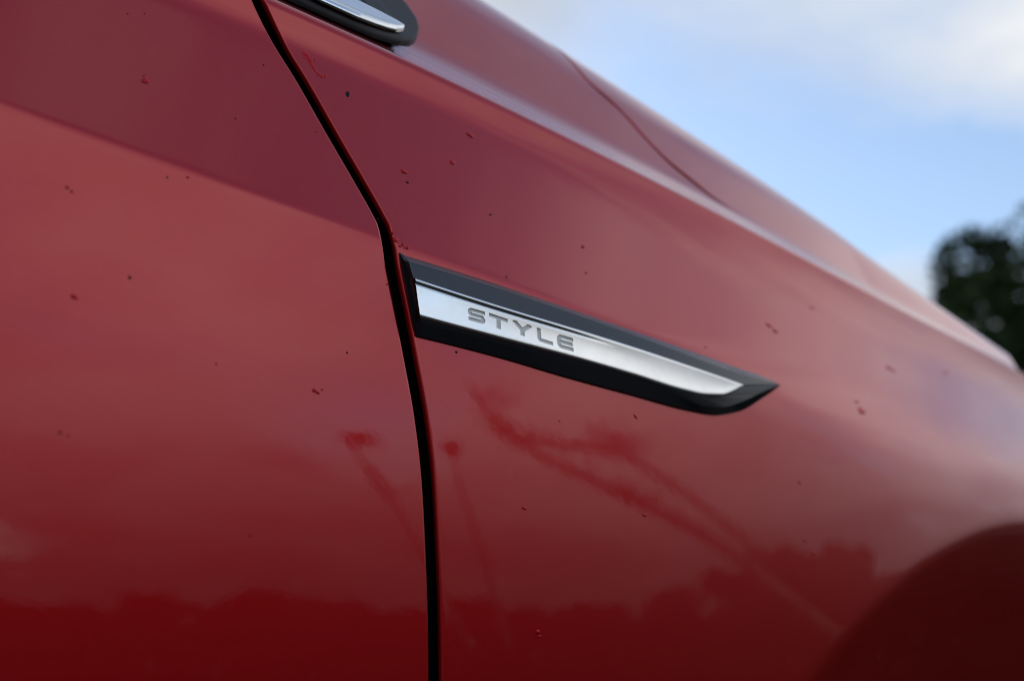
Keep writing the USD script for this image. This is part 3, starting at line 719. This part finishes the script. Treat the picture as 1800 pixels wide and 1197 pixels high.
leaning('forked leaning bare tree behind the camera, mirrored in the fender below the badge', refl_tool, 7.0, [
    ([(822, 672), (838, 700), (865, 735), (900, 765), (950, 800), (1030, 838), (1130, 885), (1220, 930), (1290, 975), (1335, 1010)], (0.012, 0.045), True),
    ([(905, 765), (960, 778), (1040, 787), (1100, 802), (1180, 850), (1250, 900), (1310, 950), (1335, 1000)], (0.018, 0.03), False)],
    [(868, 700, 42, 13, 12, 110, .02), (1080, 776, 75, 20, 14, 260, .024), (960, 775, 70, 10, 16, 120, .022), (890, 755, 60, 14, 35, 160, .024), (1140, 885, 170, 12, 27, 240, .026)])
leaning('thin leaning sapling behind the camera, mirrored beside the door gap on the fender', refl_tool, 16.0, [
    ([(791, 788), (808, 850), (830, 920), (852, 985), (872, 1055)], (0.02, 0.05), True)], [(790, 786, 20, 8, 10, 130, .05)])
leaning('short leaning sapling behind the camera, mirrored in the door near the gap', refl_door, 14.0, [
    ([(612, 772), (640, 815), (665, 850), (690, 880), (706, 905), (722, 935)], (0.02, 0.04), True)], [(630, 772, 42, 8, 6, 170, .04), (665, 845, 60, 8, 55, 90, .04)])

# ------------------------------------------------------------------ drops and dirt on the paint
P_all = np.concatenate([Pf[:NS + 110:1, ::2].reshape(-1, 3), Pd1[:, ::2].reshape(-1, 3)]); N_all = np.concatenate([Nf[:NS + 110:1, ::2].reshape(-1, 3), Nd[:NS, ::2].reshape(-1, 3)])
vis = ((P_all - CAM) * N_all).sum(1) < -0.005
P_all, N_all = P_all[vis], N_all[vis]; p_all = proj(P_all)
tree_px = cKDTree(p_all)
def spot(px, py):
    d, i = tree_px.query([px, py], k=4); w = 1 / (d + 1e-3); w /= w.sum()
    n = (N_all[i] * w[:, None]).sum(0); n /= np.linalg.norm(n)
    y = (P_all[i] * w[:, None]).sum(0)
    r = ray(px, py); t = ((y - CAM) @ n) / (r @ n)
    return CAM + r * t, n
def blob(px, py, lx, ly, rot, h, seed):
    """a flattened lens on the paint; lx, ly in photo pixels, rot in degrees clockwise in the photo"""
    g = np.random.default_rng(seed)
    c, n = spot(px, py)
    a, b = math.cos(R_(rot)), math.sin(R_(rot))
    def onp(x, y):
        r = ray(x, y); return CAM + r * (((c - CAM) @ n) / (r @ n))
    U = onp(px + a * lx / 2, py + b * lx / 2) - c; V = onp(px - b * ly / 2, py + a * ly / 2) - c
    k = 18; ph = np.arange(k) / k * 2 * np.pi; wob = 1 + 0.16 * np.sin(2 * ph + g.uniform(0, 6)) + 0.10 * np.sin(3 * ph + g.uniform(0, 6))
    rows_ = []
    for q, hh in ((1.0, -0.00004), (0.97, 0.25 * h), (0.85, 0.6 * h), (0.6, 0.88 * h), (0.3, h)):
        rows_.append(c + (np.cos(ph) * q * wob)[:, None] * U + (np.sin(ph) * q * wob)[:, None] * V + n * hh)
    v = np.vstack(rows_ + [[c + n * h * 1.03], [c - n * 0.00004]]); f = []
    for i in range(4):
        for j in range(k):
            a_, b_ = i * k + j, i * k + (j + 1) % k; f += [(a_, b_, b_ + k), (a_, b_ + k, a_ + k)]
    m = len(v) - 2
    for j in range(k): f += [(4 * k + j, 4 * k + (j + 1) % k, m), ((j + 1) % k, j, m + 1)]
    f = np.array(f)
    tmb = trimesh.Trimesh(v, f, process=False)
    return v, (f[:, ::-1] if tmb.volume < 0 else f)
def place_of(x, y):
    if x < gapf(np.clip(y, -60, 1400)):
        return 'the door above its crease' if y < 182 + 0.353 * x else 'the door below its crease'
    if x > 1376: return 'the fender ahead of the badge tip'
    if x < 720 and 395 < y < 445: return 'the paint by the upper rear corner of the badge'
    b0 = 443 + 0.338 * (x - 705)
    return 'the fender above the badge' if y < b0 else ('the fender below the badge' if y > b0 + 130 else 'the badge or its edge')
DROPS = [(255, 143, 15, 8, 35), (253, 134, 4, 3, 0), (130, 522, 12, 8, 30), (118, 330, 7, 5, 20), (126, 337, 6, 4, 20), (552, 686, 8, 6, 60), (558, 690, 9, 5, 40), (566, 685, 4, 3, 0),
    (826, 238, 14, 6, 38), (795, 286, 12, 6, 40), (710, 302, 14, 6, 20), (695, 421, 10, 9, 20), (703, 433, 5, 4, 0), (708, 430, 4, 6, 0), (716, 436, 6, 5, 30), (689, 409, 5, 4, 40), (711, 436, 3, 3, 0),
    (921, 893, 11, 4, 25), (1133, 905, 9, 6, 10), (1352, 572, 12, 5, 40), (1363, 582, 10, 5, 40), (1515, 722, 18, 8, 45), (1506, 706, 6, 4, 40), (1562, 646, 10, 6, 35), (1570, 651, 9, 3, 35),
    (1427, 541, 6, 4, 0), (1663, 655, 8, 5, 30), (1025, 434, 7, 5, 30), (1405, 847, 7, 4, 30), (106, 760, 8, 5, 20), (120, 766, 5, 4, 0), (440, 941, 5, 5, 0), (945, 1110, 6, 9, 20), (948, 1118, 6, 5, 0), (1117, 732, 10, 3, 50), (330, 312, 6, 3, 20), (1415, 950, 5, 4, 30), (1430, 972, 5, 4, 20)]
for i, (x, y, a, b, r) in enumerate(DROPS):
    pl = place_of(x, y); lab = 'small water drop on ' + pl
    if i == 0: lab = 'elongated water drop on the upper door, above the crease'
    if i == 11: lab = 'largest round water drop beside the badge top at the door gap'
    if i == 21: lab = 'long red water drop on the fender right of the badge tip'
    obj('water_drop', blob(x, y, a, b, r, 0.00045, i), 'water', None, smooth=True, label=lab, cat='water drop', group='water drops on ' + pl if lab.startswith('small') else None)
DIRT = [(611, 166, 8, 9, 0), (228, 488, 6, 6, 0), (716, 321, 6, 4, 30), (862, 378, 4, 4, 0), (294, 312, 4, 4, 0), (414, 209, 3, 3, 0), (463, 115, 3, 3, 0), (1240, 610, 4, 3, 0), (802, 619, 5, 4, 0), (254, 25, 3, 3, 0), (224, 25, 3, 3, 0), (555, 233, 3, 2, 0), (983, 740, 3, 2, 0), (1030, 480, 4, 3, 0), (890, 487, 3, 3, 0), (664, 385, 4, 3, 0), (680, 500, 3, 3, 0), (380, 640, 4, 3, 0), (610, 620, 4, 4, 0)]
for i, (x, y, a, b, r) in enumerate(DIRT):
    obj('dirt_speck', blob(x, y, a, b, r, 0.00015, 100 + i), 'dried_dirt', None, smooth=True, label='square dark dirt speck on the fender below the window corner' if i == 0 else 'tiny dark dirt speck on ' + place_of(x, y), cat='dirt', group=None if i == 0 else 'dirt specks on ' + place_of(x, y))
sm_ = thing('dried_smear', 'dried drip smear below the window corner, beside the door gap', 'smear')
for i, (x, y, a, b, r) in enumerate([(537, 98, 16, 9, 55), (545, 108, 14, 8, 50), (549, 116, 12, 6, 55), (554, 124, 10, 4, 55), (560, 131, 9, 5, 45), (566, 135, 8, 6, 0), (572, 135, 6, 6, 0), (553, 107, 5, 2, 70)]):
    obj('drip', blob(x, y, a, b, r, 0.0002, 200 + i), 'water', sm_, smooth=True)

# unseen leafy screen, added to darken what the lower paint mirrors
hv_, hf_ = [], []
th = np.radians(np.linspace(-15, 118, 134)); zz = np.array([0, .35, .52, .58, .60, .58, .52, .35, 0]); rr_ = np.array([5.6, 5.58, 5.62, 5.75, 5.95, 6.15, 6.28, 6.32, 6.3]) - 2.4
hc = np.stack([rr_[:, None] * np.sin(th)[None], -rr_[:, None] * np.cos(th)[None] - 0.4, np.repeat(zz[:, None], len(th), 1)], -1)
hc += (meshkit.fbm(hc * 2.2, 3, 4)[..., None] - 0.5) * np.array([.12, .12, .10]) * (zz[:, None, None] > 0)
added_hedge = thing('added_hedge', 'unseen low leafy screen added to darken the paint reflections', 'added_hedge')
obj('added_hedge_body', (hc.reshape(-1, 3), grid_faces(*hc.shape[:2])), 'leaf', added_hedge)
g = np.random.default_rng(3); n = 16000
i = g.integers(1, 8, n); j = g.integers(0, len(th) - 1, n); f = g.random((n, 1)); f2 = g.random((n, 1))
c = (hc[i, j] * (1 - f) + hc[i, j + 1] * f) * (1 - f2) + (hc[i - 1, j] * (1 - f) + hc[i - 1, j + 1] * f) * f2 + g.normal(size=(n, 3)) * 0.012
a = g.normal(size=(n, 3)); a /= np.linalg.norm(a, axis=1, keepdims=True); b = np.cross(a, g.normal(size=(n, 3))); b /= np.linalg.norm(b, axis=1, keepdims=True)
v = np.stack([c - a * .035, c + b * .018, c + a * .035, c - b * .018], 1).reshape(-1, 3)
obj('leaves', (v, np.arange(len(v)).reshape(-1, 4)), 'leaf', added_hedge, kind='stuff')
